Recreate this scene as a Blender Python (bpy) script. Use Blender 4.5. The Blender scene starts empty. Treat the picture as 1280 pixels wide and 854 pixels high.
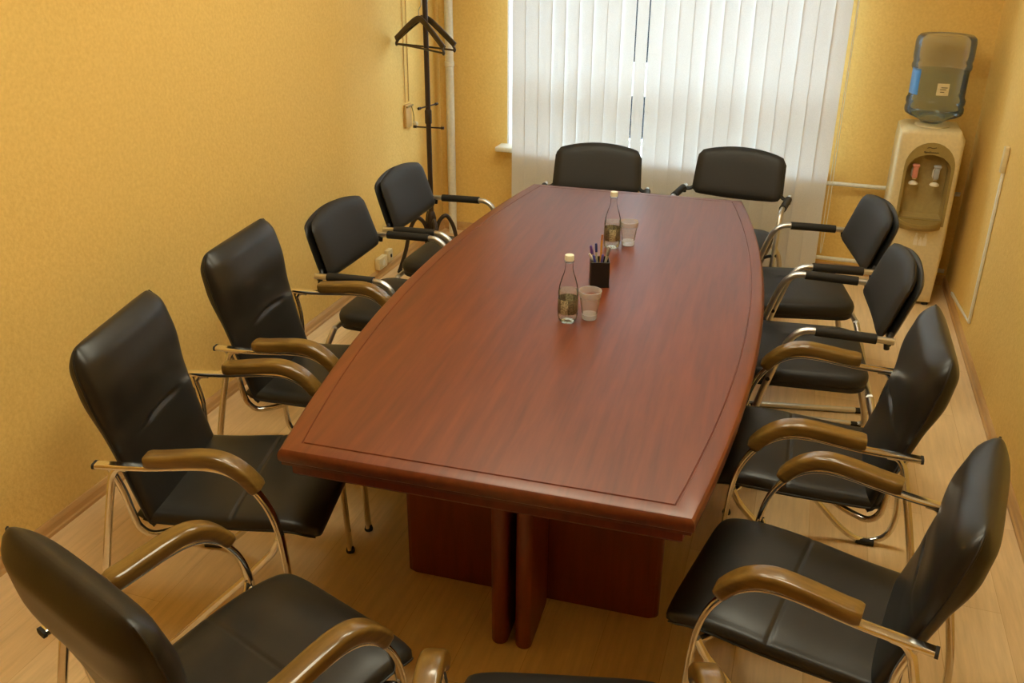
import bpy, bmesh, math, random
from math import sin, cos, pi, sqrt, radians, exp
from mathutils import Vector, Matrix
random.seed(7)
scene = bpy.context.scene
col = scene.collection

# ------------------------------------------------------------------ materials
def nmat(name):
    m = bpy.data.materials.new(name); m.use_nodes = True
    nt = m.node_tree; nt.nodes.clear()
    out = nt.nodes.new('ShaderNodeOutputMaterial')
    return m, nt, out
def lin(r, g, b):
    f = lambda c: (c/255/12.92) if c/255 <= .04045 else ((c/255+.055)/1.055)**2.4
    return (f(r), f(g), f(b), 1)
def pbsdf(nt, out, color=(.5,.5,.5,1), rough=.5, metal=0, spec=.5, coat=0, coat_rough=.1):
    b = nt.nodes.new('ShaderNodeBsdfPrincipled')
    b.inputs['Base Color'].default_value = color
    b.inputs['Roughness'].default_value = rough
    b.inputs['Metallic'].default_value = metal
    b.inputs['Specular IOR Level'].default_value = spec
    b.inputs['Coat Weight'].default_value = coat
    b.inputs['Coat Roughness'].default_value = coat_rough
    nt.links.new(b.outputs[0], out.inputs[0])
    return b
def node(nt, t, **kw):
    n = nt.nodes.new(t)
    for k, v in kw.items():
        if k in n.inputs.keys(): n.inputs[k].default_value = v
        else: setattr(n, k, v)
    return n
def coords(nt, kind='Object', scale=(1,1,1), rot=(0,0,0)):
    tc = nt.nodes.new('ShaderNodeTexCoord'); mp = nt.nodes.new('ShaderNodeMapping')
    mp.inputs['Scale'].default_value = scale; mp.inputs['Rotation'].default_value = rot
    nt.links.new(tc.outputs[kind], mp.inputs[0]); return mp.outputs[0]
def ramp(nt, src, stops):
    r = nt.nodes.new('ShaderNodeValToRGB'); e = r.color_ramp.elements
    while len(e) < len(stops): e.new(.5)
    for i, (p, c) in enumerate(stops): e[i].position = p; e[i].color = c
    nt.links.new(src, r.inputs[0]); return r.outputs[0]
def bump(nt, b, height, strength=.2, dist=.01):
    n = nt.nodes.new('ShaderNodeBump'); n.inputs['Strength'].default_value = strength; n.inputs['Distance'].default_value = dist
    nt.links.new(height, n.inputs['Height']); nt.links.new(n.outputs[0], b.inputs['Normal'])

def simple(name, c, rough=.5, metal=0, spec=.5, coat=0, nscale=60, nstr=.03, var=.06):
    """plain material with a faint procedural variation of colour and relief"""
    m, nt, out = nmat(name); b = pbsdf(nt, out, c, rough, metal, spec, coat)
    t = node(nt, 'ShaderNodeTexNoise', Scale=nscale, Detail=3.0); nt.links.new(coords(nt), t.inputs['Vector'])
    hi = tuple(min(1, x*(1+var)) for x in c[:3])+(1,); lo = tuple(x*(1-var) for x in c[:3])+(1,)
    nt.links.new(ramp(nt, t.outputs[0], [(.3, lo), (.7, hi)]), b.inputs['Base Color'])
    if nstr: bump(nt, b, t.outputs[0], nstr, .002)
    return m

def m_wall():
    m, nt, out = nmat('wall_paint'); b = pbsdf(nt, out, lin(226,184,100), .75, 0, .25)
    co = coords(nt)
    t = node(nt, 'ShaderNodeTexNoise', Scale=75.0, Detail=4.0, Roughness=.6); nt.links.new(co, t.inputs['Vector'])
    t2 = node(nt, 'ShaderNodeTexNoise', Scale=28.0, Detail=3.0); nt.links.new(co, t2.inputs['Vector'])
    nt.links.new(ramp(nt, t.outputs[0], [(.3, lin(231,192,107)), (.7, lin(242,205,120))]), b.inputs['Base Color'])
    ad = node(nt, 'ShaderNodeMath', operation='ADD'); nt.links.new(t.outputs[0], ad.inputs[0]); nt.links.new(t2.outputs[0], ad.inputs[1])
    bump(nt, b, ad.outputs[0], .34, .005); return m
def m_floor():
    m, nt, out = nmat('laminate_floor'); b = pbsdf(nt, out, lin(210,160,95), .33, 0, .45)
    co = coords(nt, scale=(1,1,1), rot=(0,0,pi/2))
    br = node(nt, 'ShaderNodeTexBrick', Scale=1.0)
    br.inputs['Brick Width'].default_value = 1.25; br.inputs['Row Height'].default_value = .19
    br.inputs['Mortar Size'].default_value = .0007; br.inputs['Mortar Smooth'].default_value = .2
    br.inputs['Color1'].default_value = lin(242,214,168); br.inputs['Color2'].default_value = lin(231,197,146)
    br.inputs['Mortar'].default_value = lin(205,166,112); br.offset = .37
    nt.links.new(co, br.inputs['Vector'])
    g = node(nt, 'ShaderNodeTexNoise', Scale=3.0, Detail=6.0, Roughness=.65); nt.links.new(coords(nt, scale=(16,1.3,1)), g.inputs['Vector'])
    gr = ramp(nt, g.outputs[0], [(.3, (.86,.84,.80,1)), (.7, (1.05,1.04,1.03,1))])
    mx = node(nt, 'ShaderNodeMix', data_type='RGBA', blend_type='MULTIPLY'); mx.inputs[0].default_value = 1
    nt.links.new(br.outputs[0], mx.inputs[6]); nt.links.new(gr, mx.inputs[7]); nt.links.new(mx.outputs[2], b.inputs['Base Color'])
    return m
def m_wood(name, dark, mid, light, rough, scale, axis=(9,.7,9), coat=0, spec=.5, coat_rough=.12):
    m, nt, out = nmat(name); b = pbsdf(nt, out, mid, rough, 0, spec, coat, coat_rough)
    co = coords(nt, scale=tuple(a*scale for a in axis))
    t = node(nt, 'ShaderNodeTexNoise', Scale=3.0, Detail=7.0, Roughness=.62, Distortion=.25); nt.links.new(co, t.inputs['Vector'])
    nt.links.new(ramp(nt, t.outputs[0], [(.28, dark), (.5, mid), (.75, light)]), b.inputs['Base Color'])
    bump(nt, b, t.outputs[0], .03, .001); return m
def m_leather():
    m, nt, out = nmat('black_leather'); b = pbsdf(nt, out, (.016,.0145,.012,1), .36, 0, .45)
    v = node(nt, 'ShaderNodeTexVoronoi', Scale=330.0); nt.links.new(coords(nt), v.inputs['Vector'])
    n = node(nt, 'ShaderNodeTexNoise', Scale=14.0, Detail=3.0); nt.links.new(coords(nt), n.inputs['Vector'])
    nt.links.new(ramp(nt, n.outputs[0], [(.3, (.013,.0118,.0095,1)), (.7, (.021,.0185,.015,1))]), b.inputs['Base Color'])
    bump(nt, b, v.outputs[0], .10, .0006); return m
def m_transparent(name, tint, gloss=.12, rough=.03, milk=0, milkc=(.9,.9,.88,1)):
    """thin clear plastic or window glass: see-through with a sheen that grows at grazing angles"""
    m, nt, out = nmat(name)
    tr = node(nt, 'ShaderNodeBsdfTransparent'); tr.inputs[0].default_value = tint
    gl = node(nt, 'ShaderNodeBsdfGlossy'); gl.inputs['Roughness'].default_value = rough
    lw = node(nt, 'ShaderNodeLayerWeight'); lw.inputs['Blend'].default_value = gloss
    n = node(nt, 'ShaderNodeTexNoise', Scale=20.0); nt.links.new(coords(nt), n.inputs['Vector'])
    bp = node(nt, 'ShaderNodeBump'); bp.inputs['Strength'].default_value = .02; nt.links.new(n.outputs[0], bp.inputs['Height']); nt.links.new(bp.outputs[0], gl.inputs['Normal'])
    mx = node(nt, 'ShaderNodeMixShader'); nt.links.new(lw.outputs['Fresnel'], mx.inputs[0])
    nt.links.new(tr.outputs[0], mx.inputs[1]); nt.links.new(gl.outputs[0], mx.inputs[2])
    last = mx
    if milk:
        d = node(nt, 'ShaderNodeBsdfDiffuse'); d.inputs[0].default_value = milkc
        t = node(nt, 'ShaderNodeBsdfTranslucent'); t.inputs[0].default_value = milkc
        a = node(nt, 'ShaderNodeMixShader'); a.inputs[0].default_value = .4
        nt.links.new(d.outputs[0], a.inputs[1]); nt.links.new(t.outputs[0], a.inputs[2])
        mm = node(nt, 'ShaderNodeMixShader'); mm.inputs[0].default_value = milk
        nt.links.new(mx.outputs[0], mm.inputs[1]); nt.links.new(a.outputs[0], mm.inputs[2]); last = mm
    nt.links.new(last.outputs[0], out.inputs[0]); return m
def m_blind():
    m, nt, out = nmat('blind_fabric')
    co = coords(nt, scale=(1,1,1))
    n = node(nt, 'ShaderNodeTexNoise', Scale=220.0, Detail=2.0); nt.links.new(co, n.inputs['Vector'])
    c = ramp(nt, n.outputs[0], [(.3, (.82,.81,.79,1)), (.7, (.88,.87,.85,1))])
    d = node(nt, 'ShaderNodeBsdfDiffuse'); t = node(nt, 'ShaderNodeBsdfTranslucent')
    nt.links.new(c, d.inputs[0]); nt.links.new(c, t.inputs[0])
    mx = node(nt, 'ShaderNodeMixShader'); mx.inputs[0].default_value = .36
    nt.links.new(d.outputs[0], mx.inputs[1]); nt.links.new(t.outputs[0], mx.inputs[2]); nt.links.new(mx.outputs[0], out.inputs[0]); return m
def m_emit(name, c, s):
    m, nt, out = nmat(name); e = node(nt, 'ShaderNodeEmission'); e.inputs[0].default_value = c; e.inputs[1].default_value = s
    nt.links.new(e.outputs[0], out.inputs[0]); return m
def m_bottle_label():
    m, nt, out = nmat('bottle_label'); b = pbsdf(nt, out, lin(120,104,66), .4)
    co = coords(nt, 'Object')
    sx = node(nt, 'ShaderNodeSeparateXYZ'); nt.links.new(co, sx.inputs[0])
    # lighter upright panel on the side that faces the camera end of the table
    st = ramp(nt, sx.outputs[0], [(0, lin(92,80,52)), (.001, lin(92,80,52))])
    mr = node(nt, 'ShaderNodeMath', operation='ABSOLUTE'); sh = node(nt, 'ShaderNodeMath', operation='ADD'); sh.inputs[1].default_value = .004
    nt.links.new(sx.outputs[0], sh.inputs[0]); nt.links.new(sh.outputs[0], mr.inputs[0])
    lt = node(nt, 'ShaderNodeMath', operation='LESS_THAN'); lt.inputs[1].default_value = .0125; nt.links.new(mr.outputs[0], lt.inputs[0])
    nz = node(nt, 'ShaderNodeTexNoise', Scale=210.0, Detail=1.0); nt.links.new(co, nz.inputs['Vector'])
    pa = ramp(nt, nz.outputs[0], [(.42, lin(128,120,92)), (.5, lin(184,176,142))])
    pb = ramp(nt, nz.outputs[0], [(.45, lin(84,76,58)), (.6, lin(122,112,88))])
    mx = node(nt, 'ShaderNodeMix', data_type='RGBA'); nt.links.new(lt.outputs[0], mx.inputs[0]); nt.links.new(pb, mx.inputs[6]); nt.links.new(pa, mx.inputs[7])
    nt.links.new(mx.outputs[2], b.inputs['Base Color']); return m

M = {}
M['wall'] = m_wall(); M['floor'] = m_floor(); M['leather'] = m_leather(); M['blind'] = m_blind()
M['ceiling'] = simple('ceiling_paint', lin(246,243,236), .8)
M['table'] = m_wood('cherry_veneer', lin(88,35,8), lin(104,44,12), lin(118,54,17), .37, 1.0, (14,.9,14), 0, .8)
M['table_dark'] = m_wood('cherry_veneer_panel', lin(92,36,18), lin(112,46,23), lin(126,56,30), .38, 1.0, (9,9,.9))
M['base_wood'] = m_wood('baseboard_wood', lin(186,142,84), lin(204,160,100), lin(216,174,116), .4, 1.0, (9,.8,9))
M['arm_wood'] = m_wood('lacquered_arm_wood', lin(92,66,24), lin(114,84,34), lin(136,104,48), .28, 1.6, (12,1.5,12), .6, .5, .1)
M['chrome'] = simple('chrome', (.74,.73,.70,1), .13, 1, nstr=0, var=.03)
M['steel'] = simple('satin_steel', (.62,.61,.59,1), .34, 1, nstr=0, var=.04)
M['fabric'] = simple('black_upholstery', (.017,.0155,.0135,1), .5, 0, .4, nscale=400, nstr=.15, var=.15)
M['plastic'] = simple('black_plastic', (.012,.011,.010,1), .38, 0, .45, nscale=200, nstr=.02)
M['foam'] = simple('black_grip_foam', (.020,.018,.015,1), .62, 0, .3, nscale=300, nstr=.1)
M['seam'] = simple('black_thread', (.012,.011,.010,1), .5, nscale=300)
M['rack'] = simple('dark_brown_metal', lin(52,38,26), .45, 0, .4)
M['hanger'] = simple('dark_wood_hanger', lin(58,44,24), .42, 0, .45, nscale=30, var=.15)
M['white'] = simple('white_paint', lin(228,224,206), .4, 0, .5)
M['pvc'] = simple('white_pvc', lin(240,240,238), .35)
M['cream'] = simple('cream_plastic', lin(224,206,160), .38, 0, .5)
M['recess'] = simple('recess_plastic', lin(182,160,104), .45)
M['cream_dark'] = simple('olive_beige_plastic', lin(158,136,80), .42)
M['box_tan'] = simple('tan_plastic', lin(206,166,98), .5)
M['tap_white'] = simple('tap_white', lin(236,226,206), .35)
M['tap_red'] = simple('tap_red', lin(214,140,122), .35)
M['tap_blue'] = simple('tap_blue', lin(168,172,176), .35)
M['ink'] = simple('dark_print', lin(88,72,36), .5)
M['cable'] = simple('black_cable', (.01,.01,.01,1), .5)
M['glass'] = m_transparent('window_glass', (.93,.96,.96,1), .08)
M['pet'] = m_transparent('clear_pet', (.985,.985,.97,1), .09, .05)
M['cup'] = m_transparent('frosted_cup', (.985,.98,.97,1), .10, .15, .13)
M['cup_base'] = m_transparent('frosted_cup_base', (.96,.95,.93,1), .1, .2, .45)
M['cup_rim'] = m_transparent('frosted_cup_rim', (.97,.96,.95,1), .16, .12, .38)
M['jug'] = m_transparent('blue_tinted_bottle', (.90,.93,.94,1), .20, .08, .10, (.60,.70,.76,1))
M['water'] = m_transparent('water', (.965,.97,.92,1), .12, .03, .10, (.93,.94,.84,1))  # cream milkiness mixed in to stand for the blind's reflection on the water
M['label'] = m_bottle_label()
M['cap'] = simple('bottle_cap', lin(226,222,196), .4)
M['label_blue'] = simple('blue_jug_label', lin(60,128,190), .4)
M['sticker'] = simple('cream_sticker', lin(222,206,162), .5)
M['rubber'] = simple('black_rubber', (.012,.012,.011,1), .7)
M['ground'] = simple('outside_ground', (.012,.012,.013,1), .95, 0, 0, nscale=2, var=.3)
M['lamp'] = m_emit('lamp_diffuser', (1.0,.94,.71,1), 6.7)
def mcol(name, r, g, b): 
    M[name] = simple(name, lin(r,g,b), .4); return M[name]

# ------------------------------------------------------------------ mesh builder
class MB:
    def __init__(s): s.v = []; s.f = []
    def add(s, vs, fs):
        b = len(s.v); s.v += [tuple(v) for v in vs]; s.f += [tuple(b+i for i in f) for f in fs]; return s
    def rings(s, rings, closed=True, cap0=True, cap1=True, loop=False):
        b = len(s.v); n = len(rings[0])
        for r in rings: s.v += [tuple(p) for p in r]
        m = len(rings)
        for i in range(m if loop else m-1):
            i2 = (i+1) % m
            for j in range(n if closed else n-1):
                k = (j+1) % n
                s.f.append((b+i*n+j, b+i*n+k, b+i2*n+k, b+i2*n+j))
        if closed and not loop:
            if cap0: s.f.append(tuple(b+j for j in reversed(range(n))))
            if cap1: s.f.append(tuple(b+(m-1)*n+j for j in range(n)))
        return s
    def box(s, x0, y0, z0, x1, y1, z1, bev=0, seg=2):
        if bev <= 0:
            return s.add([(x0,y0,z0),(x1,y0,z0),(x1,y1,z0),(x0,y1,z0),(x0,y0,z1),(x1,y0,z1),(x1,y1,z1),(x0,y1,z1)],
                  [(3,2,1,0),(4,5,6,7),(0,1,5,4),(1,2,6,5),(2,3,7,6),(3,0,4,7)])
        bm = bmesh.new(); bmesh.ops.create_cube(bm, size=1)
        for v in bm.verts: v.co = Vector(((x0+x1)/2+v.co.x*(x1-x0), (y0+y1)/2+v.co.y*(y1-y0), (z0+z1)/2+v.co.z*(z1-z0)))
        bmesh.ops.bevel(bm, geom=list(bm.edges), offset=bev, segments=seg, profile=.5, affect='EDGES', clamp_overlap=True)
        bm.verts.index_update(); s.add([v.co.copy() for v in bm.verts], [[v.index for v in f.verts] for f in bm.faces]); bm.free(); return s
    def lathe(s, prof, cx=0, cy=0, n=32, mod=None, cap0=True, cap1=True):
        rs = []
        for r, z in prof:
            ring = []
            for j in range(n):
                a = 2*pi*j/n; rr = r*(mod(a, z) if mod else 1)
                ring.append((cx+rr*cos(a), cy+rr*sin(a), z))
            rs.append(ring)
        return s.rings(rs, True, cap0, cap1)
    def tube(s, pts, r, n=10, r2=None, side=None, smooth=6, sect=None, taper=None):
        P = spline(pts, smooth) if smooth else [Vector(p) for p in pts]
        m = len(P); T = []
        for i in range(m):
            t = (P[min(i+1, m-1)]-P[max(i-1, 0)]); T.append(t.normalized())
        if side is not None: A = [Vector(side)]*m
        else:
            a = T[0].orthogonal().normalized(); A = [a]
            for i in range(1, m):
                a = A[-1]-T[i]*A[-1].dot(T[i]); A.append(a.normalized())
        if sect is None:
            r2 = r if r2 is None else r2
            sect = [(r*cos(2*pi*j/n), r2*sin(2*pi*j/n)) for j in range(n)]
        rs = []
        for i in range(m):
            B = T[i].cross(A[i]).normalized(); k = taper(i/(m-1)) if taper else 1
            rs.append([P[i]+A[i]*u*k+B*v*k for u, v in sect])
        return s.rings(rs)
    def build(s, name, mat, parent=None, sharp=38, loc=None):
        me = bpy.data.meshes.new(name); me.from_pydata(s.v, [], s.f)
        bm = bmesh.new(); bm.from_mesh(me); bmesh.ops.recalc_face_normals(bm, faces=bm.faces); bm.to_mesh(me); bm.free()
        me.materials.append(mat)
        for p in me.polygons: p.use_smooth = True
        me.set_sharp_from_angle(angle=radians(sharp)); me.update()
        o = bpy.data.objects.new(name, me); col.objects.link(o)
        if parent is not None: o.parent = parent
        if loc is not None: o.location = loc
        return o
def spline(pts, k):
    P = [Vector(p) for p in pts]; out = []
    if len(P) == 2: return [P[0].lerp(P[1], i/k) for i in range(k+1)]
    ext = [P[0]*2-P[1]]+P+[P[-1]*2-P[-2]]
    for i in range(1, len(ext)-2):
        p0, p1, p2, p3 = ext[i-1:i+3]
        d = [max((b-a).length, 1e-6)**.5 for a, b in ((p0,p1),(p1,p2),(p2,p3))]
        t0 = 0; t1 = d[0]; t2 = t1+d[1]; t3 = t2+d[2]
        for q in range(k):
            t = t1+(t2-t1)*q/k
            A1 = p0*((t1-t)/(t1-t0))+p1*((t-t0)/(t1-t0)); A2 = p1*((t2-t)/(t2-t1))+p2*((t-t1)/(t2-t1)); A3 = p2*((t3-t)/(t3-t2))+p3*((t-t2)/(t3-t2))
            B1 = A1*((t2-t)/(t2-t0))+A2*((t-t0)/(t2-t0)); B2 = A2*((t3-t)/(t3-t1))+A3*((t-t1)/(t3-t1))
            out.append(B1*((t2-t)/(t2-t1))+B2*((t-t1)/(t2-t1)))
    out.append(P[-1]); return out
def rrect(w, h, r, n=4):
    """rounded rectangle section, half sizes w, h"""
    o = []
    for cx, cy, a0 in ((w-r,h-r,0),(-w+r,h-r,pi/2),(-w+r,-h+r,pi),(w-r,-h+r,3*pi/2)):
        for i in range(n+1):
            a = a0+pi/2*i/n; o.append((cx+r*cos(a), cy+r*sin(a)))
    return o
def tag(o, label=None, cat=None, group=None, kind=None):
    if label: o['label'] = label
    if cat: o['category'] = cat
    if group: o['group'] = group
    if kind: o['kind'] = kind
    return o
def empty(name, loc=(0,0,0), rz=0):
    o = bpy.data.objects.new(name, None); o.empty_display_size = .1; col.objects.link(o)
    o.location = loc; o.rotation_euler = (0,0,rz); return o
def copy_tree(o, parent=None):
    c = o.copy(); col.objects.link(c); c.parent = parent
    for ch in [x for x in list(bpy.data.objects) if x.parent == o]: copy_tree(ch, c)
    return c
def struct(mb, name, mat, parent=None, **kw):
    o = mb.build(name, mat, parent, **kw); o['kind'] = 'structure'; return o

# ------------------------------------------------------------------ room
XL, XR, YB, YF, ZC = -2.283, .885, 5.383, -1.3, 2.85
struct(MB().box(XL-.2, YF-.2, -.1, XR+.2, YB+.45, 0), 'floor', M['floor'])
struct(MB().box(XL-.2, YF-.2, ZC, XR+.2, YB+.45, ZC+.1), 'ceiling', M['ceiling'])
struct(MB().box(XL-.2, YF-.2, 0, XL, YB+.45, ZC), 'wall_left', M['wall'])
struct(MB().box(XR, YF-.2, 0, XR+.2, YB+.45, ZC), 'wall_right', M['wall'])
struct(MB().box(XL, YF-.2, 0, XR, YF, ZC), 'wall_front', M['wall'])
NX0, NX1, NZ0, NZ1 = -1.822, .13, .60, 2.5
wb = MB()
wb.box(XL, YB, 0, NX0, YB+.45, ZC).box(NX1, YB, 0, XR, YB+.45, ZC).box(NX0, YB, 0, NX1, YB+.45, NZ0-.01).box(NX0, YB, NZ1, NX1, YB+.45, ZC)
struct(wb, 'wall_back', M['wall'])
# white plastered reveal of the window niche
rv = MB()
rv.box(NX0, YB+.002, NZ0, NX0+.012, YB+.45, NZ1).box(NX1-.012, YB+.002, NZ0, NX1, YB+.45, NZ1).box(NX0, YB+.002, NZ1-.012, NX1, YB+.45, NZ1)
struct(rv, 'trim_1', M['pvc'])
# baseboards, moulded section
def baseboard(name, a, b, nrm):
    a, b, nrm = Vector(a), Vector(b), Vector(nrm)
    prof = [(0,0),(.016,0),(.016,.012),(.012,.018),(.012,.040),(.009,.048),(.004,.055),(0,.056)]
    mb = MB(); mb.rings([[p+nrm*u+Vector((0,0,v)) for u, v in prof] for p in (a, b)])
    return struct(mb, name, M['base_wood'], sharp=20)
baseboard('baseboard_left', (XL,YF,0), (XL,YB,0), (1,0,0))
baseboard('baseboard_right', (XR,YF,0), (XR,YB,0), (-1,0,0))
baseboard('baseboard_back', (XL,YB,0), (XR,YB,0), (0,-1,0))
# window: white plastic frame with transom and mullions, panes, sill
win = empty('window_1', ((NX0+NX1)/2, YB+.28, NZ0)); win['kind'] = 'structure'
fr = MB(); y0, y1 = -.03, .04; hw = (NX1-NX0)/2-.012; H = NZ1-NZ0-.012
fr.box(-hw, y0, .02, -hw+.07, y1, H, .008).box(hw-.07, y0, .02, hw, y1, H, .008).box(-hw, y0, .015, hw, y1, .045, .008).box(-hw, y0, H-.07, hw, y1, H, .008)
fr.box(-hw, y0-.01, .33, hw, y1, .53, .008)
for x in (-hw*.33, hw*.33): fr.box(x-.05, y0, .02, x+.05, y1, H, .008)
struct(fr, 'window_frame', M['pvc'], win)
pn = MB().box(-hw+.02, .0, .05, hw-.02, .006, H-.03)
struct(pn, 'pane', M['glass'], win)
sl = MB().box(-1.868-win.location.x, 5.265-win.location.y, -.010, .145-win.location.x, .0, .022, .010, 3)
struct(sl, 'window_sill', M['white'], win)
# the yard below the window
struct(MB().box(-200, 8, -5.2, 200, 400, -5), 'ground', M['ground'])

# ------------------------------------------------------------------ vertical blind
bl = empty('vertical_blind', (-.79, 5.205, .05))
tag(bl, 'white vertical fabric blind drawn closed across the bright window', 'blind')
ZT = 2.62-.05
MB().box(-.96, -.025, ZT, .96, .025, ZT+.045, .006).build('head_rail', M['pvc'], bl)
N = 23; gapset = {9: .006, 10: .008}
for i in range(N):
    x = -.94+.0817*(i+.5)
    ang = radians(random.uniform(-6, -3)) if i < 11 else radians(random.uniform(4, 10))
    w = .0858/2
    if i in (8, 9, 10): ang = radians(-2); w = .066/2 if i == 9 else .0822/2
    rings = []; ph = random.uniform(0, 6); amp = .002 if i < 11 else .005
    for k in range(13):
        z = ZT*(k/12); sec = []
        ox = .0; oy = amp*sin(ph+z*2.2)
        a2 = ang+radians(2.0)*sin(ph+z*1.7)*(0 if i in (8,9,10) else 1)
        pts = [(u, .0025*(1-(u/w)**2)) for u in [w*(q/4-1) for q in range(9)]]
        sec = [(u, v+.0005) for u, v in pts]+[(u, v-.0005) for u, v in reversed(pts)]
        rings.append([(x+ox+u*cos(a2)-v*sin(a2), oy+u*sin(a2)+v*cos(a2), z) for u, v in sec])
    MB().rings(rings).build('slat', M['blind'], bl, sharp=60)
cd = MB()
cd.tube([(.962,-.03,ZT),(.960,-.032,1.0),(.955,-.03,.25),(.962,-.03,.13),(.970,-.028,.25),(.968,-.03,1.0),(.966,-.03,ZT)], .0022, 6, smooth=5)
cd.build('pull_cord', M['white'], bl)

# ------------------------------------------------------------------ pipes
vp = empty('heating_pipe', (-2.185, 5.315, 0)); tag(vp, 'thick white vertical heating pipe in the far left corner', 'pipe')
MB().lathe([(.027,.0),(.027,ZC-.01)], n=20).build('pipe', M['white'], vp)
MB().lathe([(.027,0.001),(.031,.004),(.031,.03),(.027,.034)], n=20, cap0=False, cap1=False).build('coupling', M['white'], vp, loc=(0,0,1.10))
def hpipe(z, r, label):
    p = MB().tube([(-.1,0,0),(.15,0,0),(.5,0,.0),(.80,0,.0)], r, 12, smooth=3).build('radiator_pipe', M['white'], loc=(.06,5.325,z))
    return tag(p, label, 'pipe', 'radiator pipes along the back wall')
hpipe(.560, .012, 'upper white horizontal pipe on the back wall, left of the water cooler')
hpipe(.103, .012, 'lower white horizontal pipe close to the floor behind the right chairs')

# ------------------------------------------------------------------ wall fittings
s1 = empty('wall_socket', (XL, 4.395, .098)); tag(s1, 'white wall socket box above the left baseboard, the wider of two', 'socket', 'sockets above the left baseboard')
MB().box(0, -.05, -.035, .034, .05, .035, .006).build('housing', M['cream'], s1)
MB().lathe([(.018,0),(.018,.003),(.014,.004)], n=16).build('outlet', M['white'], s1).matrix_local = Matrix.Translation((.033,0,0)) @ Matrix.Rotation(pi/2, 4, 'Y')
s2 = empty('wall_socket', (XL, 4.50, .105)); tag(s2, 'narrow white socket box just right of the wider one, above the left baseboard', 'socket', 'sockets above the left baseboard')
MB().box(0, -.030, -.038, .030, .030, .038, .006).build('housing', M['cream'], s2)
MB().box(.029, -.006, -.010, .036, .006, .010, .002).build('outlet', M['rubber'], s2)
# intercom-like box with two cables by the coat rack
wbx = empty('junction_box', (XL, 4.86, .87)); tag(wbx, 'small cream wall box with thin cables on the left wall behind the coat rack', 'junction box')
MB().box(0, -.04, -.07, .018, .04, .07, .006).build('housing', M['box_tan'], wbx)
MB().box(.016, -.035, .050, .026, .05, .062, .003).build('bracket', M['cream_dark'], wbx)
MB().lathe([(.016,0),(.016,.02),(.010,.026)], n=14).build('knob', M['cream'], wbx).matrix_local = Matrix.Translation((.02,.055,-.06)) @ Matrix.Rotation(pi/2, 4, 'Y')
for yy in (-.02, .03): MB().tube([(.005,yy,.08),(.005,yy+.006,.6),(.005,yy+.002,1.9)], .0028, 6, smooth=4).build('cable', M['box_tan'], wbx)
MB().tube([(.02,.03,.06),(.026,.045,.0),(.022,.055,-.05)], .003, 6, smooth=4).build('cable', M['cream_dark'], wbx)
# surface cable trunking on the right wall
tk = empty('cable_trunking', (XR-.0015, 4.46, .15)); tag(tk, 'white cable trunking running down the right wall beside the water cooler', 'cable trunking')
MB().box(-.012, -.010, 0, 0, .010, .76, .003).build('channel', M['white'], tk)
MB().rings([[(-.010,-.006,.0),(0,-.006,.0),(0,.008,.0),(-.010,.008,.0)],[(-.010,.60,-.086),(0,.60,-.086),(0,.60,-.070),(-.010,.60,-.070)]]).build('channel', M['white'], tk)
MB().box(-.022, -.016, .755, 0, .016, .875, .004).build('junction', M['cream'], tk)

# ------------------------------------------------------------------ coat rack
rk = empty('coat_rack', (-2.035, 4.62, 0)); tag(rk, 'dark metal coat rack standing in the far left corner', 'coat rack')
MB().lathe([(.0145,.16),(.0145,.93),(.0145,1.76),(.010,1.775)], n=14).build('pole', M['rack'], rk)
MB().lathe([(.016,.0),(.0195,.006),(.0195,.075),(.016,.081)], n=16).build('collar', M['rack'], rk, loc=(0,0,.885))
MB().lathe([(.018,.16),(.026,.17),(.028,.33),(.020,.36),(.0145,.37)], n=16).build('base_hub', M['rack'], rk)
for k in range(4):
    a = radians(35+90*k); d = Vector((cos(a), sin(a), 0))
    lg = MB().tube([d*.02+Vector((0,0,.20)), d*.045+Vector((0,0,.30)), d*.085+Vector((0,0,.335)), d*.125+Vector((0,0,.28)), d*.16+Vector((0,0,.14)), d*.20+Vector((0,0,.02))], .012, 10, smooth=5).build('leg', M['rack'], rk)
    MB().lathe([(.016,0),(.018,.006),(.013,.024)], n=12).build('rubber_foot', M['rubber'], lg, loc=d*.20)
for z, a in ((.865, .12), (.985, 1.35)):
    a += .0
    d = Vector((cos(a), sin(a), 0))
    for s in (-1, 1):
        mb = MB().tube([d*s*.012+Vector((0,0,z)), d*s*.075+Vector((0,0,z))], .0045, 8, smooth=2)
        mb.tube([d*s*.072+Vector((0,0,z)), d*s*.090+Vector((0,0,z))], .008, 10, smooth=2)
        mb.build('peg', M['rack'], rk)
for k in range(4):
    a = radians(10+90*k); d = Vector((cos(a), sin(a), 0))
    mb = MB().tube([d*.012+Vector((0,0,1.66)), d*.06+Vector((0,0,1.585)), d*.115+Vector((0,0,1.575)), d*.15+Vector((0,0,1.63)), d*.155+Vector((0,0,1.68))], .008, 8, smooth=5)
    mb.lathe([(.004,1.675),(.012,1.685),(.012,1.70),(.004,1.708)], d.x*.155, d.y*.155, n=10).build('hook', M['rack'], rk)
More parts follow.
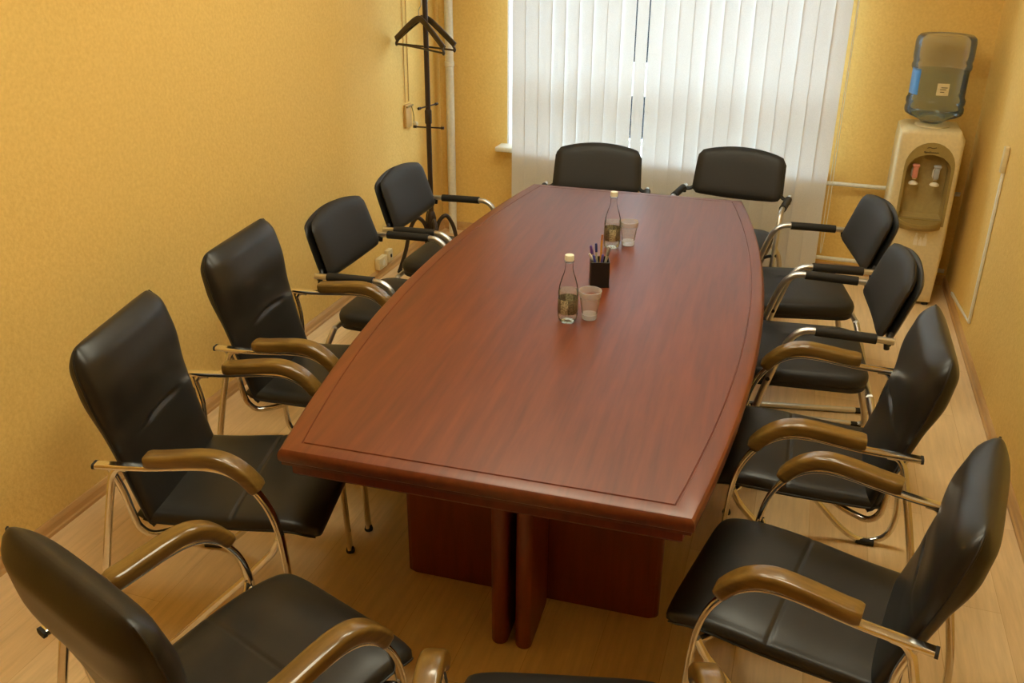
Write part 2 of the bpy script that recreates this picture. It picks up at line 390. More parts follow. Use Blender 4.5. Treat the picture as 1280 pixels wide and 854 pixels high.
def hanger(x, y, z, rz, tilt, label):
    h = empty('clothes_hanger', (x, y, z), rz); h.rotation_euler = (0, tilt, rz)
    tag(h, label, 'hanger', 'dark hangers on the coat rack')
    sec = rrect(.007, .016, .006, 3)
    mb = MB().tube([(-.205,0,-.125),(-.15,0,-.085),(-.08,0,-.035),(-.03,0,-.005),(0,0,.004),(.03,0,-.005),(.08,0,-.035),(.15,0,-.085),(.205,0,-.125)], .01, side=(0,1,0), sect=sec, smooth=5)
    for s in (-1, 1): mb.tube([(s*.185,0,-.118),(s*.205,0,-.15),(s*.20,0,-.16)], .007, 8, smooth=3)
    mb.build('shoulders', M['hanger'], h)
    MB().tube([(-.198,0,-.152),(0,0,-.150),(.198,0,-.152)], .0055, 8, smooth=3).build('trouser_bar', M['hanger'], h)
    MB().tube([(0,0,.015),(0,0,.05),(.018,0,.075),(.020,0,.105),(.0,0,.122),(-.018,0,.108)], .0022, 6, smooth=5).build('hook', M['steel'], h)
    return h
hanger(-2.052, 4.575, 1.457, radians(-27), .03, 'dark coat hanger hanging nearest the room on the coat rack')
hanger(-2.055, 4.655, 1.455, radians(-15), .01, 'dark coat hanger hanging behind the other, nearer the wall')

# ------------------------------------------------------------------ water cooler
CX, CY = .628, 5.0
wc = empty('water_cooler', (CX, CY, 0)); tag(wc, 'tall cream water cooler in the far right corner', 'water cooler')
W2, HB, D = .157, .965, .31
def arch(x0, x1, z0, z1, y, n=14, rise=.09):
    """closed arch outline, flat bottom with rounded corners, elliptical top"""
    p = []; cx = (x0+x1)/2; hx = (x1-x0)/2
    for i in range(n+1):
        a = pi*i/n; p.append((cx+hx*cos(a), y, z1-rise+rise*sin(a)))
    for i in range(1, 6): p.append((x0, y, z1-rise+(z0-z1+rise)*i/6))
    p.append((x0, y, z0))
    for i in range(1, 6): p.append((x0+(x1-x0)*i/6, y, z0))
    p.append((x1, y, z0))
    for i in range(1, 6): p.append((x1, y, z0+(z1-rise-z0)*i/6))
    return p
AX0, AX1 = -.100, .118
hole = arch(AX0, AX1, .490, .845, 0)
def to_rect(p, w, z0, z1, y, r):
    """project an arch point outward on a rounded rectangle"""
    cx, cz = (AX0+AX1)/2, .66
    dx, dz = p[0]-cx, p[2]-cz
    best = 1e9
    for lo, hi, c, d in ((-w, w, cx, dx), (z0, z1, cz, dz)):
        if d > 1e-9: best = min(best, (hi-c)/d)
        elif d < -1e-9: best = min(best, (lo-c)/d)
    x, z = cx+dx*best, cz+dz*best
    qx = min(max(x, -w+r), w-r); qz = min(max(z, z0+r), z1-r); v = Vector((x-qx, z-qz))
    if v.length > r: v = v.normalized()*r; x, z = qx+v.x, qz+v.y
    return (x, y, z)
rings = [[(x, .095, z) for x, y, z in arch(AX0+.008, AX1-.008, .50, .835, 0)],
         [(x, .012, z) for x, y, z in hole], [(x, .0, z) for x, y, z in arch(AX0-.006, AX1+.006, .484, .851, 0)],
         [to_rect(p, W2-.022, .02, HB-.022, 0, .02) for p in hole],
         [to_rect(p, W2-.008, .016, HB-.008, .006, .025) for p in hole],
         [to_rect(p, W2, .015, HB, .022, .03) for p in hole],
         [to_rect(p, W2, .015, HB, D-.02, .03) for p in hole],
         [to_rect(p, W2-.02, .02, HB-.02, D, .02) for p in hole]]
MB().rings(rings[1:], cap0=False).build('body', M['cream'], wc, sharp=50)
MB().rings(rings[:2], cap1=False).build('recess', M['recess'], wc, sharp=50)
# olive bezel around the arch
o_ = arch(AX0-.012, AX1+.012, .46, .905, -.003, rise=.13); i_ = arch(AX0+.002, AX1-.002, .492, .842, -.003)
bz = MB(); bz.rings([[(x, .002, z) for x, y, z in o_], [(x, -.004, z) for x, y, z in o_], [(x, -.004, z) for x, y, z in i_], [(x, .03, z) for x, y, z in i_]], True, False, False)
bz.build('bezel', M['cream_dark'], wc, sharp=50)
# drip tray with a bowed front lip
tr = MB(); n = 14
def lip(r, z, y0=.09):
    p = [(AX0, y0, z), (AX1, y0, z)]
    for i in range(n+1):
        a = pi*i/n; p.append(((AX0+AX1)/2+(AX1-AX0)/2*cos(a), -.0-r*sin(a), z-.020*sin(a)))
    return p
tr.rings([lip(.012, .448), lip(.066, .478), lip(.070, .497), lip(.063, .499), lip(.058, .488)])
tr.build('drip_tray', M['cream_dark'], wc, sharp=30)
for x, mt, nm in ((-.052, M['tap_red'], 'red'), (.052, M['tap_blue'], 'blue')):
    t = MB(); t.lathe([(.012,.705),(.016,.715),(.016,.745),(.012,.755)], x, .060, 14)
    t.tube([(x,.10,.735),(x,.05,.735),(x,.030,.725),(x,.026,.700)], .009, 10, smooth=4)
    t.lathe([(.022,.672),(.024,.677),(.020,.684),(.010,.690)], x, .028, 18)
    tap = t.build('tap', M['tap_white'], wc)
    lv = MB().box(x-.013, .010, .708, x+.013, .032, .772, .005).box(x-.018, .006, .768, x+.018, .040, .782, .005)
    lv.build('lever', mt, tap)
# embossed cup and bottle marks under the tray, printed lettering above the arch
for x, h, w in ((.010, .070, .010), (.034, .048, .009), (.056, .070, .010)):
    prof = [(-w,0),(w,0),(w,h*.55),(w*.45,h*.78),(w*.45,h),(-w*.45,h),(-w*.45,h*.78),(-w,h*.55)]
    MB().rings([[(x+a, y, .345+b) for a, b in prof] for y in (.002, -.003)]).build('bottle_mark', M['tap_white'], wc)
lg = MB()
lg.tube([(-.018,-.005,.874),(-.008,-.0055,.880),(.008,-.0055,.876),(.026,-.005,.880)], .0022, 6, smooth=5)
pts = [(-.030+.0032*i, -.005, .852+.0048*(1 if i % 2 else -.2)*(1.6 if i in (1, 9) else .8)) for i in range(23)]
lg.tube(pts, .0016, 5, smooth=3)
lg.build('lettering', M['ink'], wc)
MB().lathe([(.085,HB-.004),(.085,HB+.004),(.075,HB+.012),(.06,HB+.014)], 0, .15, 28).build('jug_collar', M['cream'], wc)
for x in (-.12, .12):
    for y in (.03, .27): MB().lathe([(.016,0),(.018,.005),(.014,.02)], x, y, 12).build('foot', M['rubber'], wc)
# jug standing upside down on it
JX, JY = CX-.005, CY+.15
jg = empty('water_jug', (JX, JY, .978)); tag(jg, 'large clear bluish water jug upside down on top of the water cooler', 'water jug')
prof = [(.052,.0),(.055,.010),(.080,.026),(.118,.040),(.138,.052),(.1435,.064),(.1435,.084),(.139,.092),(.139,.100),(.1435,.108),(.1435,.128),(.137,.138),(.1355,.15),(.1355,.265),(.137,.275),(.1435,.285),(.1440,.300),(.140,.312),(.140,.322),(.1440,.334),(.1440,.415),(.139,.436),(.126,.449),(.10,.452),(.07,.446),(.03,.442)]
MB().lathe(prof, n=48, cap0=False).build('bottle', M['jug'], jg, sharp=60)
wt = [(.05,.004),(.078,.027),(.116,.042),(.136,.054),(.1415,.066),(.1415,.084),(.137,.094),(.1415,.108),(.1415,.126),(.1335,.15),(.1335,.262),(.1345,.272)]
M['jug_water'] = m_transparent('jug_water', (.86,.91,.94,1), .06, .02)
MB().lathe(wt, n=40).build('water', M['jug_water'], jg, sharp=60)
def patch(a0, a1, z0, z1, r, name, mt):
    ri = []; n = 10
    for z in (z0, z1): ri.append([(r*cos(a0+(a1-a0)*i/n), r*sin(a0+(a1-a0)*i/n), z) for i in range(n+1)]+[((r+.0012)*cos(a0+(a1-a0)*i/n), (r+.0012)*sin(a0+(a1-a0)*i/n), z) for i in reversed(range(n+1))])
    return MB().rings(ri).build(name, mt, jg)
patch(radians(185), radians(222), .155, .285, .1365, 'blue_label', M['label_blue'])
pa = patch(radians(262), radians(286), .165, .225, .1365, 'sticker', M['sticker'])
mk = MB()
for zz, w0, w1 in ((.205, 270, 282), (.195, 268, 280), (.183, 269, 277)):
    mk.tube([(.1385*cos(radians(w0+(w1-w0)*q/4)), .1385*sin(radians(w0+(w1-w0)*q/4)), zz) for q in range(5)], .0022, 5, smooth=2)
mk.build('print', M['ink'], pa)

# ------------------------------------------------------------------ meeting table
TX, TY, TYAW = -.6855, 2.868, .0473
tb = empty('meeting_table', (TX, TY, 0), TYAW); tag(tb, 'large boat shaped cherry wood meeting table in the middle of the room', 'table')
HL, HE, HM = 1.258, .508, .630
def outline(ins, z, n=28):
    L = HL-ins; p = []
    for i in range(n+1):
        y = -L+2*L*i/n; yy = y*HL/L; p.append((HM-(HM-HE)*(yy/HL)**2-ins*1.01, y, z))
    for i in range(1, 8): x = p[n][0]; p.append((x-2*x*i/8, L, z))
    q = [(-x, y, z) for x, y, _ in p[:n+1]]
    p += list(reversed(q))
    for i in range(1, 8): x = -p[-1][0] if False else q[0][0]; p.append((x-2*x*i/8, -L, z))
    return p
def sc(ins, z): return outline(ins, z)
top = [sc(.03,.700), sc(.012,.700), sc(.006,.704), sc(.006,.712), sc(.002,.716), sc(.0,.722), sc(.0,.735), sc(.003,.743), sc(.008,.748), sc(.014,.7495), sc(.0440,.7495), sc(.0455,.7470), sc(.0475,.7470), sc(.0490,.7500), sc(.10,.75), sc(.3,.75)]
MB().rings(top).build('tabletop', M['table'], tb, sharp=25)
und = [sc(.045,.662), sc(.030,.664), sc(.024,.672), sc(.024,.7005)]
MB().rings(und).build('underframe', M['table_dark'], tb, sharp=30)
def panel(mb, x0, y0, x1, y1, z0, z1, r):
    hx, hy = (x1-x0)/2, (y1-y0)/2; cx, cy = (x0+x1)/2, (y0+y1)/2
    s = rrect(hx, hy, min(r, hx-.0005, hy-.0005), 6)
    mb.rings([[(cx+u*k, cy+v*k2, z) for u, v in s] for z, k, k2 in ((z0, .97, .97), (z0+.006, 1, 1), (z1, 1, 1))]); return mb
for s in (-1, 1):
    pd = panel(MB(), -.395, -.735*1-.022 if s < 0 else .735-.022, .415, -.735+.022 if s < 0 else .735+.022, 0, .664, .02).build('cross_panel', M['table_dark'], tb)
    for x in (-.022, .050):
        ya, yb = (-.985, -.757) if s < 0 else (.757, .985)
        panel(MB(), x-.024, ya, x+.024, yb, 0, .664, .023).build('leg_panel', M['table_dark'], tb)
MB().box(-.03, -.714, .10, -.002, .714, .45, .004).build('stretcher', M['table_dark'], tb)

# ------------------------------------------------------------------ things on the table
def water_bottle(loc, rz, label):
    b = empty('water_bottle', loc, rz); tag(b, label, 'bottle', 'half empty water bottles on the table')
    prof = [(.012,.004),(.024,.0),(.0305,.006),(.0325,.018),(.0325,.026),(.0322,.03),(.0322,.090),(.0330,.096),(.0325,.106),(.0295,.125),(.0235,.148),(.0165,.168),(.0130,.182),(.0122,.200),(.0122,.214)]
    def mod(a, z): return 1-.14*max(0, (1-z/.026))*(.5+.5*cos(5*a)) if z < .026 else 1
    MB().lathe(prof, n=40, mod=mod, cap1=False).build('body', M['pet'], b, sharp=70)
    wp = [(.010,.006),(.0225,.002),(.0290,.0075),(.0312,.018),(.0310,.03),(.0310,.090),(.0316,.097),(.0312,.104),(.030,.110)]
    MB().lathe(wp, n=40, mod=mod).build('water', M['water'], b, sharp=50)
    MB().lathe([(.0327,.034),(.0332,.035),(.0332,.082),(.0327,.083)], n=40, cap0=False, cap1=False).build('label', M['label'], b)
    MB().lathe([(.0150,.205),(.0150,.209)], n=24).build('neck_ring', M['pet'], b)
    MB().lathe([(.0140,.211),(.0148,.212),(.0148,.226),(.0138,.229),(.006,.2295)], n=24).build('cap', M['cap'], b)
    return b
water_bottle((-.657, 2.560, .75), 0, 'water bottle with pale cap nearest the viewer, left of a plastic cup')
water_bottle((-.677, 3.305, .75), .4, 'water bottle with pale cap farther along the table, behind the pen holder')
def cup(loc, label):
    c = empty('plastic_cup', loc); tag(c, label, 'cup', 'disposable plastic cups on the table')
    MB().lathe([(.0238,.0),(.0245,.002),(.0255,.020),(.0335,.078),(.0340,.080),(.0330,.080),(.0247,.021)], n=36, cap0=False, cap1=False).build('body', M['cup'], c, sharp=60)
    MB().lathe([(.0335,.079),(.0352,.080),(.0352,.087),(.0362,.089),(.0362,.095),(.0376,.097),(.0376,.101),(.0358,.1012),(.0350,.095),(.0340,.082)], n=36, cap0=False, cap1=False).build('rim', M['cup_rim'], c, sharp=60)
    MB().lathe([(.0236,.0025),(.0244,.004),(.0252,.019),(.010,.021),(.002,.021)], n=30).build('bottom', M['cup_base'], c)
cup((-.594, 2.600, .75), 'empty clear plastic cup next to the near water bottle')
cup((-.620, 3.352, .75), 'empty clear plastic cup next to the far water bottle')
PH = Vector((-.634, 2.905, .75)); PR = radians(17)
ph = empty('pen_holder', PH, PR); tag(ph, 'black square pen holder full of pens on the table', 'pen holder')
mb = MB(); so = rrect(.034, .034, .006, 4); si = rrect(.0315, .0315, .004, 4)
mb.rings([[(x, y, 0) for x, y in so], [(x, y, .094) for x, y in so], [(x, y, .095) for x, y in si], [(x, y, .004) for x, y in si]])
mb.build('cup', M['plastic'], ph)
MB().rings([[(x*1.03, y*1.03, z) for x, y in so] for z in (.0, .006)]).build('base', M['plastic'], ph)
pens = [('pencil', 'yellow pencil, the tallest one in the pen holder', 'pencil', (215,150,50), (.002,.010), (.004,.016), .175),
 ('pen', 'pen with purple cap leaning left in the pen holder', 'pen', (92,60,130), (-.012,.006), (-.028,.002), .142),
 ('pen', 'pen with dark blue end in the middle of the pen holder', 'pen', (44,54,110), (-.004,.004), (-.012,.010), .145),
 ('pen', 'clear pen with blue end low at the front of the pen holder', 'pen', (70,80,160), (.004,-.006), (-.022,-.022), .118),
 ('pen', 'clear pen with violet end at the front centre of the pen holder', 'pen', (90,80,150), (-.004,-.010), (.006,-.022), .118),
 ('pen', 'grey pen leaning right in the pen holder', 'pen', (120,112,104), (.002,.006), (.026,.004), .136),
 ('pen', 'silver pen leaning to the right rear corner of the pen holder', 'pen', (150,142,130), (.010,.016), (.026,.022), .132),
 ('pen', 'pen with a white end leaning furthest left in the pen holder', 'pen', (226,220,206), (.025,.0), (-.031,-.010), .132),
 ('pen', 'dark red pen leaning to the left rear of the pen holder', 'pen', (110,40,36), (-.012,.016), (-.026,.020), .120)]
M['pen_clear'] = simple('pen_barrel', lin(176,166,140), .3)
for nm, lab, cat, rgb, b0, t0, L in pens:
    p = empty(nm, (0,0,0)); tag(p, lab, cat, 'pens in the pen holder')
    a = Vector((b0[0], b0[1], .006)); d = (Vector((t0[0], t0[1], .105))-a).normalized()
    Rz = Matrix.Rotation(PR, 3, 'Z'); a = PH+Rz @ a; d = Rz @ d
    p.location = a; p.rotation_euler = Vector((0,0,1)).rotation_difference(d).to_euler()
    m1 = mcol('pen_%d_%d_%d' % rgb, *rgb)
    if nm == 'pencil':
        MB().lathe([(.001,0),(.0037,.015),(.0037,L-.02)], n=6).build('barrel', m1, p); MB().lathe([(.0037,L-.02),(.0037,L-.004),(.003,L)], n=10).build('end', mcol('pencil_end', 190,120,70), p)
    else:
        MB().lathe([(.001,0),(.0037,.014),(.0040,.02),(.0040,L-.028)], n=10).build('barrel', M['pen_clear'], p)
        cp = MB().lathe([(.0043,L-.032),(.0047,L-.030),(.0047,L-.004),(.0030,L)], n=10).box(-.0012,.0045,L-.028,.0012,.0068,L-.004,.0006)
        cp.build('cap', m1, p)

# ------------------------------------------------------------------ leather conference chair
def cushion(path, wf, tf, dispf=None, nring=40, px=5.0, pt=2.3, sub=5):
    """closed upholstered slab swept along a path in the y-z plane"""
    P = spline([(0, y, z) for y, z in path], sub); m = len(P)
    S = [0]
    for i in range(1, m): S.append(S[-1]+(P[i]-P[i-1]).length)
    L = S[-1]; rs = []
    for i in range(m):
        T = (P[min(i+1, m-1)]-P[max(i-1, 0)]).normalized(); Nn = Vector((1,0,0)).cross(T)   # front / top side
        s = S[i]; w = wf(s, L); t = tf(s, L); ring = []
        h = nring//2
        for j in range(2*h):
            u = (-1+2*j/h) if j < h else (1-2*(j-h)/h)
            u = sin(u*pi/2)*.6+u*.4; v = max(0, 1-abs(u)**px)**(1/pt)*(1 if j < h else -1)
            dd = dispf(u*w, v, s, L) if dispf else 0
            ring.append(P[i]+Vector((1,0,0))*u*w+Nn*(v*t/2+dd))
        rs.append(ring)
    return rs, P, S
def endround(s, L, r0, r1):
    k = 1
    if s < r0: k = min(k, sqrt(max(0, 1-((r0-s)/r0)**2)))
    if L-s < r1: k = min(k, sqrt(max(0, 1-((r1-L+s)/r1)**2)))
    return max(k, .05)
def lerp_tab(tab, x):
    for (a, va), (b, vb) in zip(tab, tab[1:]):
        if x <= b: 
            f = (x-a)/(b-a); f = f*f*(3-2*f); return va+(vb-va)*f
    return tab[-1][1]
def leather_chair():
    root = empty('conference_chair')
    # backrest
    bp = [(-.163,.425),(-.172,.445),(-.185,.49),(-.199,.54),(-.212,.59),(-.224,.64),(-.237,.69),(-.250,.74),(-.262,.79),(-.273,.84),(-.282,.88),(-.289,.915),(-.294,.940),(-.296,.953)]
    def bw(s, L): return lerp_tab([(0,.212),(.4*L,.214),(.78*L,.229),(L,.229)], s)-.05*(1-sqrt(max(0, 1-((.075-L+s)/.075)**2)) if L-s < .075 else 0)
    def bt(s, L): return lerp_tab([(0,.056),(.3*L,.058),(.52*L,.070),(.75*L,.101),(.9*L,.090),(L,.07)], s)*endround(s, L, .02, .07)
    def bd(x, v, s, L):
        if v >= 0: return 0      # the front face
        v = -v; g = s/L
        c = -.010*exp(-((s-.47*L-.010*(1-(x/.09)**2 if abs(x) < .09 else 0))/.0065)**2)*(.08+.90*exp(-(x/.080)**4))*v
        return -(c+.005*v*cos(x/.23*pi/2)*sin(pi*min(1, g)))
    rs, P, S = cushion(bp, bw, bt, bd, sub=11, nring=48)
    back = MB().rings(rs).build('backrest', M['leather'], root, sharp=80)
    sm = MB(); L = S[-1]
    for sx in (-1, 1): MB().tube([P[i]+Vector((sx*(bw(S[i], L)+.0005), 0, 0)) for i in range(7, len(P)-2, 5)], .0028, 6, smooth=2).build('seam', M['seam'], back)
    # seat
    sp = [(-.215,.452),(-.19,.448),(-.15,.446),(-.10,.446),(-.05,.447),(.0,.449),(.05,.451),(.10,.453),(.15,.454),(.20,.453),(.245,.447),(.28,.436),(.300,.424)]
    def sw(s, L): return lerp_tab([(0,.20),(.12*L,.214),(.6*L,.226),(L,.222)], s)-.03*(1-sqrt(max(0, 1-((.05-L+s)/.05)**2)) if L-s < .05 else 0)
    def st(s, L): return lerp_tab([(0,.05),(.2*L,.056),(.7*L,.062),(L,.05)], s)*endround(s, L, .03, .028)
    def sd(x, v, s, L):
        if v <= 0: return 0
        return -.0042*exp(-((s-.53*L)/.0040)**2)*v-.006*v*cos(x/.23*pi/2)*sin(pi*s/L)*.6
    rs, P, S = cushion(sp, sw, st, sd, sub=11, nring=48, pt=2.8)
    seat = MB().rings(rs).build('seat', M['leather'], root, sharp=80)
    sm = MB(); L = S[-1]
    for sx in (-1, 1): MB().tube([P[i]+Vector((sx*(sw(S[i], L)+.0005), 0, -.004)) for i in range(10, len(P)-6, 5)], .0026, 6, smooth=2).build('seam', M['seam'], seat)
    # side frames: flat oval tube, arm bending down into the front leg
    arm = [(-.262,.648),(-.20,.648),(-.12,.650),(-.05,.656),(.01,.661),(.06,.659),(.10,.646),(.14,.616),(.17,.577),(.193,.528),(.207,.47),(.214,.40),(.218,.32),(.224,.16),(.230,.012)]
    for sx in (-1, 1):
        x = sx*.256
        sf = MB().tube([(x, y, z) for y, z in arm], .015, side=(1,0,0), sect=rrect(.014, .0075, .0068, 4), smooth=4).build('side_frame', M['chrome'], root)
        MB().lathe([(.014,0),(.015,.004),(.012,.016)], x, .230, 12).build('glide', M['rubber'], sf)
        MB().tube([(x,-.261,.648),(x,-.268,.648)], .01, side=(1,0,0), sect=rrect(.0145, .0082, .007, 4), smooth=1).build('end_cap', M['rubber'], sf)
        # lacquered wooden arm pad over the tube
        pad = [(-.122,.6735),(-.08,.676),(-.03,.682),(.01,.686),(.05,.687),(.085,.679),(.118,.660),(.146,.632),(.166,.604)]
        def tp(f): return .86+.14*min(1, f/.03, (1-f)/.03) if 0 < f < 1 else .86
        MB().tube([(x, y, z) for y, z in pad], .02, side=(1,0,0), sect=rrect(.0255, .0185, .011, 5), smooth=7, taper=tp).build('armrest', M['arm_wood'], root, sharp=60)
        # rear leg: down from the arm, round at the floor and back up to the front leg in one bow
        rl = [(-.180,.644),(-.205,.641),(-.221,.622),(-.236,.57),(-.262,.46),(-.292,.32),(-.312,.20),(-.316,.11),(-.300,.045),(-.258,.0135),(-.205,.016),(-.150,.048),(-.080,.118),(.0,.202),(.07,.272),(.135,.342),(.180,.398),(.206,.452)]
        n = len(rl); lg = MB().tube([(x-sx*.022*max(0, min(1, (i-7)/3, (n-1-i)/2.0)), y, z) for i, (y, z) in enumerate(rl)], .0105, 12, smooth=5).build('rear_leg', M['chrome'], root)
        MB().tube([(x-sx*.022,-.262,.0095),(x-sx*.022,-.205,.0105)], .012, 10, smooth=1).build('glide', M['rubber'], lg)
        su = [(sx*.254,-.226,.640),(sx*.246,-.206,.560),(sx*.236,-.200,.490),(sx*.226,-.192,.435),(sx*.212,-.168,.404),(sx*.194,-.130,.402),(sx*.170,-.08,.412),(sx*.12,-.05,.416),(0,-.045,.417)]
        MB().tube(su, .0095, 12, smooth=5).build('seat_support', M['chrome'], root)
    MB().tube([(-.25,.205,.440),(-.20,.19,.424),(-.12,.185,.418),(.12,.185,.418),(.20,.19,.424),(.25,.205,.440)], .009, 10, smooth=4).build('cross_tube', M['chrome'], root)
    return root

# ------------------------------------------------------------------ black visitor chair on a steel sled frame
def visitor_chair():
    root = empty('visitor_chair')
    # back pad: arched top, slightly dished, leaning
    def backpad(thk, off, w0, w1, ztop, zbot, arch_, r, notch=0):
        nx, nz = 22, 16; F = []; B = []
        def pt(u, t):      # u -1..1, t 0..1 bottom to top
            w = w0+(w1-w0)*t
            zt = ztop+arch_*(1-u*u); zb = zbot-.012*(1-u*u)
            z = zb+(zt-zb)*t
            ed = min(1, sqrt(max(0, 1-max(0, (abs(u)-.86)/.14)**2)))
            x = u*w
            if t > .5: z = zb+(zt-zb)*(t)-r*(1-ed)*(t-.5)*2
            else: z = z+r*(1-ed)*(1-2*t)
            y = -.198-.080*((z-.62)/.23)+.016*u*u*1.0-.010
            return x, y+off, z
        mb = MB(); rings = []
        for i in range(nz+1):
            t = i/nz; k = sqrt(max(0, 1-abs(2*t-1)**6)); ring = []
            for j in range(nx+1):
                u = -1+2*j/nx; x, y, z = pt(u, t); e = (1-abs(u)**6)**.5 if abs(u) < 1 else 0
                ring.append((x, y+thk/2*max(.12, k)*max(.12, e), z+.0))
            for j in range(nx, -1, -1):
                u = -1+2*j/nx; x, y, z = pt(u, t); e = (1-abs(u)**6)**.5 if abs(u) < 1 else 0
                ring.append((x, y-thk/2*max(.12, k)*max(.12, e), z))
            rings.append(ring)
        return mb.rings(rings)
    bk = backpad(.046, .012, .228, .221, .838, .628, .032, .020).build('backrest', M['fabric'], root, sharp=60)
    backpad(.034, -.020, .236, .229, .828, .622, .030, .030).build('back_shell', M['plastic'], root, sharp=60)
    # seat
    def seatslab(w, y0, y1, z0, z1, r, crown):
        rings = []
        so = rrect(w, (y1-y0)/2, r, 7); cy = (y0+y1)/2
        for z, k in ((z0,-.014),(z0+.006,-.004),(z0+.02,0),(z1-.022,0),(z1-.008,-.005),(z1-.001,-.018),(z1+crown*.5,-.07),(z1+crown,-.14)):
            rings.append([(u*(w+k)/w, cy+v*((y1-y0)/2+k)/((y1-y0)/2), z-.018*max(0, (v-.10)/.13)**2) for u, v in so])
        return MB().rings(rings)
    seatslab(.228, -.185, .265, .418, .476, .075, .006).build('seat', M['fabric'], root, sharp=60)
    seatslab(.222, -.180, .255, .402, .430, .07, 0).build('seat_shell', M['plastic'], root, sharp=60)
    a = .271
    for sx in (-1, 1):
        x = sx*a
        side = [(-.222,.648),(-.15,.652),(-.06,.656),(.03,.659),(.070,.655),(.100,.635),(.121,.600),(.150,.515),(.186,.39),(.228,.205),(.264,.050),(.264,.022),(.246,.0135),(.21,.0125),(.0,.0125),(-.22,.0125),(-.262,.0135),(-.280,.028),(-.279,.055),(-.250,.16),(-.205,.335),(-.190,.385)]
        sf = MB().tube([(x, y, z) for y, z in side[:-2]]+[(x-sx*.02,-.205,.335),(x-sx*.06,-.190,.398)], .0125, 12, smooth=4).build('side_frame', M['steel'], root)
        for yy in (.215, -.25): MB().tube([(x,yy-.02,.0115),(x,yy+.02,.0115)], .0135, 10, smooth=1).build('glide', M['rubber'], sf)
        MB().tube([(x,-.165,.6515),(x,-.06,.656),(x,.034,.659)], .0178, 14, smooth=4).build('arm_grip', M['foam'], root)
        MB().tube([(x,-.200,.640),(x,-.203,.618)], .0095, 10, smooth=1).tube([(x,-.206,.636),(x-sx*.03,-.212,.640),(x-sx*.05,-.222,.655)], .010, 8, smooth=3).build('back_bracket', M['plastic'], root)
        bo = MB().tube([(x-sx*.06,.155,.43),(x-sx*.02,.168,.455),(x+sx*.014,.170,.462)], .008, 8, smooth=3).build('seat_bracket', M['plastic'], root)
    MB().tube([(-.21,-.190,.398),(0,-.190,.398),(.21,-.190,.398)], .0115, 10, smooth=3).build('cross_tube', M['steel'], root)
    MB().tube([(-.21,.155,.405),(0,.155,.405),(.21,.155,.405)], .0115, 10, smooth=3).build('cross_tube', M['steel'], root)
    return root

LG, VG = 'black leather conference chairs', 'black visitor chairs'
lc = leather_chair(); vc = visitor_chair()
chairs = [
 (lc, -.978, 1.166, -.3247-.0, 'black leather chair in the near left corner, its seat pointing past the table corner', LG),
 (lc, -1.4325, 1.8165, -1.3436, 'second leather chair from the viewer on the left, facing the near table corner', LG),
 (lc, -1.5162, 2.4728, -1.4678, 'third leather chair from the viewer on the left, just before the low backed chairs', LG),
 (lc, .1673, 1.818, 1.3595, 'black leather chair on the right side of the table, closest to the viewer', LG),
 (lc, .1373, 2.4841, 1.5734, 'second leather chair from the viewer on the right side of the table', LG),
 (lc, -.262, 1.1234, .26, 'leather chair at the near head of the table, only seat edge and arm ends showing', LG),
 (vc, .1298, 3.2253, 1.6567, 'low backed black chair on the right side, just beyond the leather chairs', VG),
 (vc, .0781, 3.862, 1.7665, 'low backed black chair on the right side, in front of the water cooler', VG),
 (vc, -1.5487, 3.1343, -1.5675, 'low backed black chair on the left side, by the wall sockets', VG),
 (vc, -1.5455, 3.7458, -1.5865, 'low backed black chair on the left side, right before the coat rack', VG),
 (vc, -.99, 4.28, 3.281, 'left one of the two low backed black chairs before the blind', VG),
 (vc, -.3247, 4.435, 3.0461, 'right one of the two low backed black chairs before the blind', VG)]
used = set()
for proto, x, y, r, lab, g in chairs:
    o = proto if proto not in used else copy_tree(proto)
    used.add(proto)
    o.location = (x, y, 0); o.rotation_euler = (0, 0, r)
    tag(o, lab, 'chair', g)
    if proto is lc and x > 0:      # the backs of the two right-hand leather chairs are lower
        k = .91 if y < 2 else .93
        for ch in [c for c in bpy.data.objects if c.parent == o and c.name.startswith('backrest')]: ch.scale = (1, 1, k); ch.location = (0, 0, .43*(1-k))

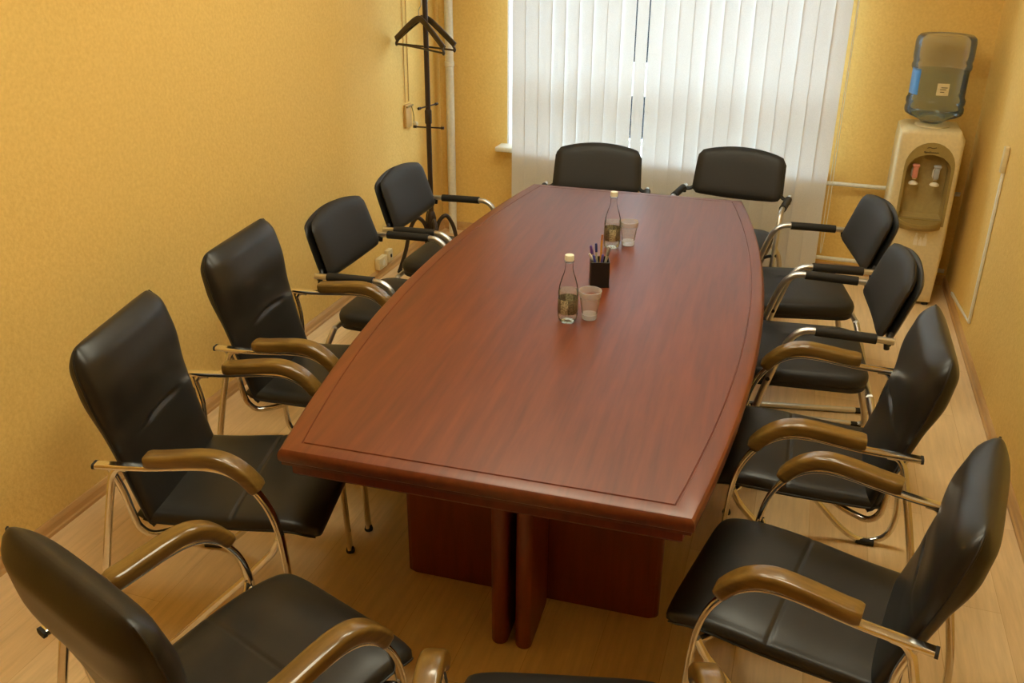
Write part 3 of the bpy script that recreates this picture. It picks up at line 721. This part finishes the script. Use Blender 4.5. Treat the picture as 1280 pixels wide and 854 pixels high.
# ------------------------------------------------------------------ ceiling lamps
for x, y, lab in ((-1.05, 1.55, 'square ceiling lamp over the near left chairs'), (-.15, 1.55, 'square ceiling lamp over the near right chairs'),
                  (-1.05, 3.25, 'square ceiling lamp over the left chairs farther in'), (-.10, 3.25, 'square ceiling lamp over the right chairs farther in')):
    l = empty('ceiling_lamp', (x, y, ZC)); tag(l, lab, 'lamp', 'ceiling lamps')
    f = MB(); so = rrect(.31, .31, .02, 3); si = rrect(.285, .285, .01, 3)
    f.rings([[(a, b, 0) for a, b in so], [(a, b, -.05) for a, b in so], [(a, b, -.05) for a, b in si], [(a, b, -.035) for a, b in si]], True, True, False)
    f.build('frame', M['white'], l)
    MB().rings([[(a, b, z) for a, b in si] for z in (-.030, -.038)]).build('diffuser', M['lamp'], l)

# ------------------------------------------------------------------ daylight
w = bpy.data.worlds.new('sky'); scene.world = w; w.use_nodes = True
bg = w.node_tree.nodes['Background']; bg.inputs[0].default_value = (.70, .85, 1.0, 1); bg.inputs[1].default_value = 6.5
pl = bpy.data.lights.new('window_portal', 'AREA'); pl.shape = 'RECTANGLE'; pl.size = NX1-NX0; pl.size_y = NZ1-NZ0
pl.cycles.is_portal = True
po = bpy.data.objects.new('window_portal', pl); col.objects.link(po); po.location = ((NX0+NX1)/2, YB+.40, (NZ0+NZ1)/2); po.rotation_euler = (-pi/2, 0, 0)

# ------------------------------------------------------------------ camera
cam = bpy.data.cameras.new('camera'); co = bpy.data.objects.new('camera', cam); col.objects.link(co)
f, pitch, yaw, roll, Hc, cyo = 1110.714, .4022, .3198, .0062, 1.95, -53.949
F = Vector((-sin(yaw)*cos(pitch), cos(yaw)*cos(pitch), -sin(pitch))); R0 = Vector((cos(yaw), sin(yaw), 0)); U0 = R0.cross(F)
R_ = R0*cos(roll)+U0*sin(roll); U_ = U0*cos(roll)-R0*sin(roll)
mw = Matrix((R_, U_, -F)).transposed().to_4x4(); mw.translation = (0, 0, Hc); co.matrix_world = mw
cam.sensor_fit = 'HORIZONTAL'; cam.sensor_width = 36; cam.lens = f/1280*36
cam.shift_y = cyo/1280
cam.clip_start = .02; cam.clip_end = 200
scene.camera = co
scene.view_settings.view_transform = 'Standard'; scene.view_settings.look = 'None'; scene.view_settings.gamma = 1
scene.view_settings.exposure = 1.35; scene.view_settings.use_curve_mapping = False
scene.cycles.use_denoising = True
scene.cycles.max_bounces = 10; scene.cycles.transparent_max_bounces = 16
scene.cycles.caustics_reflective = False; scene.cycles.sample_clamp_indirect = 6
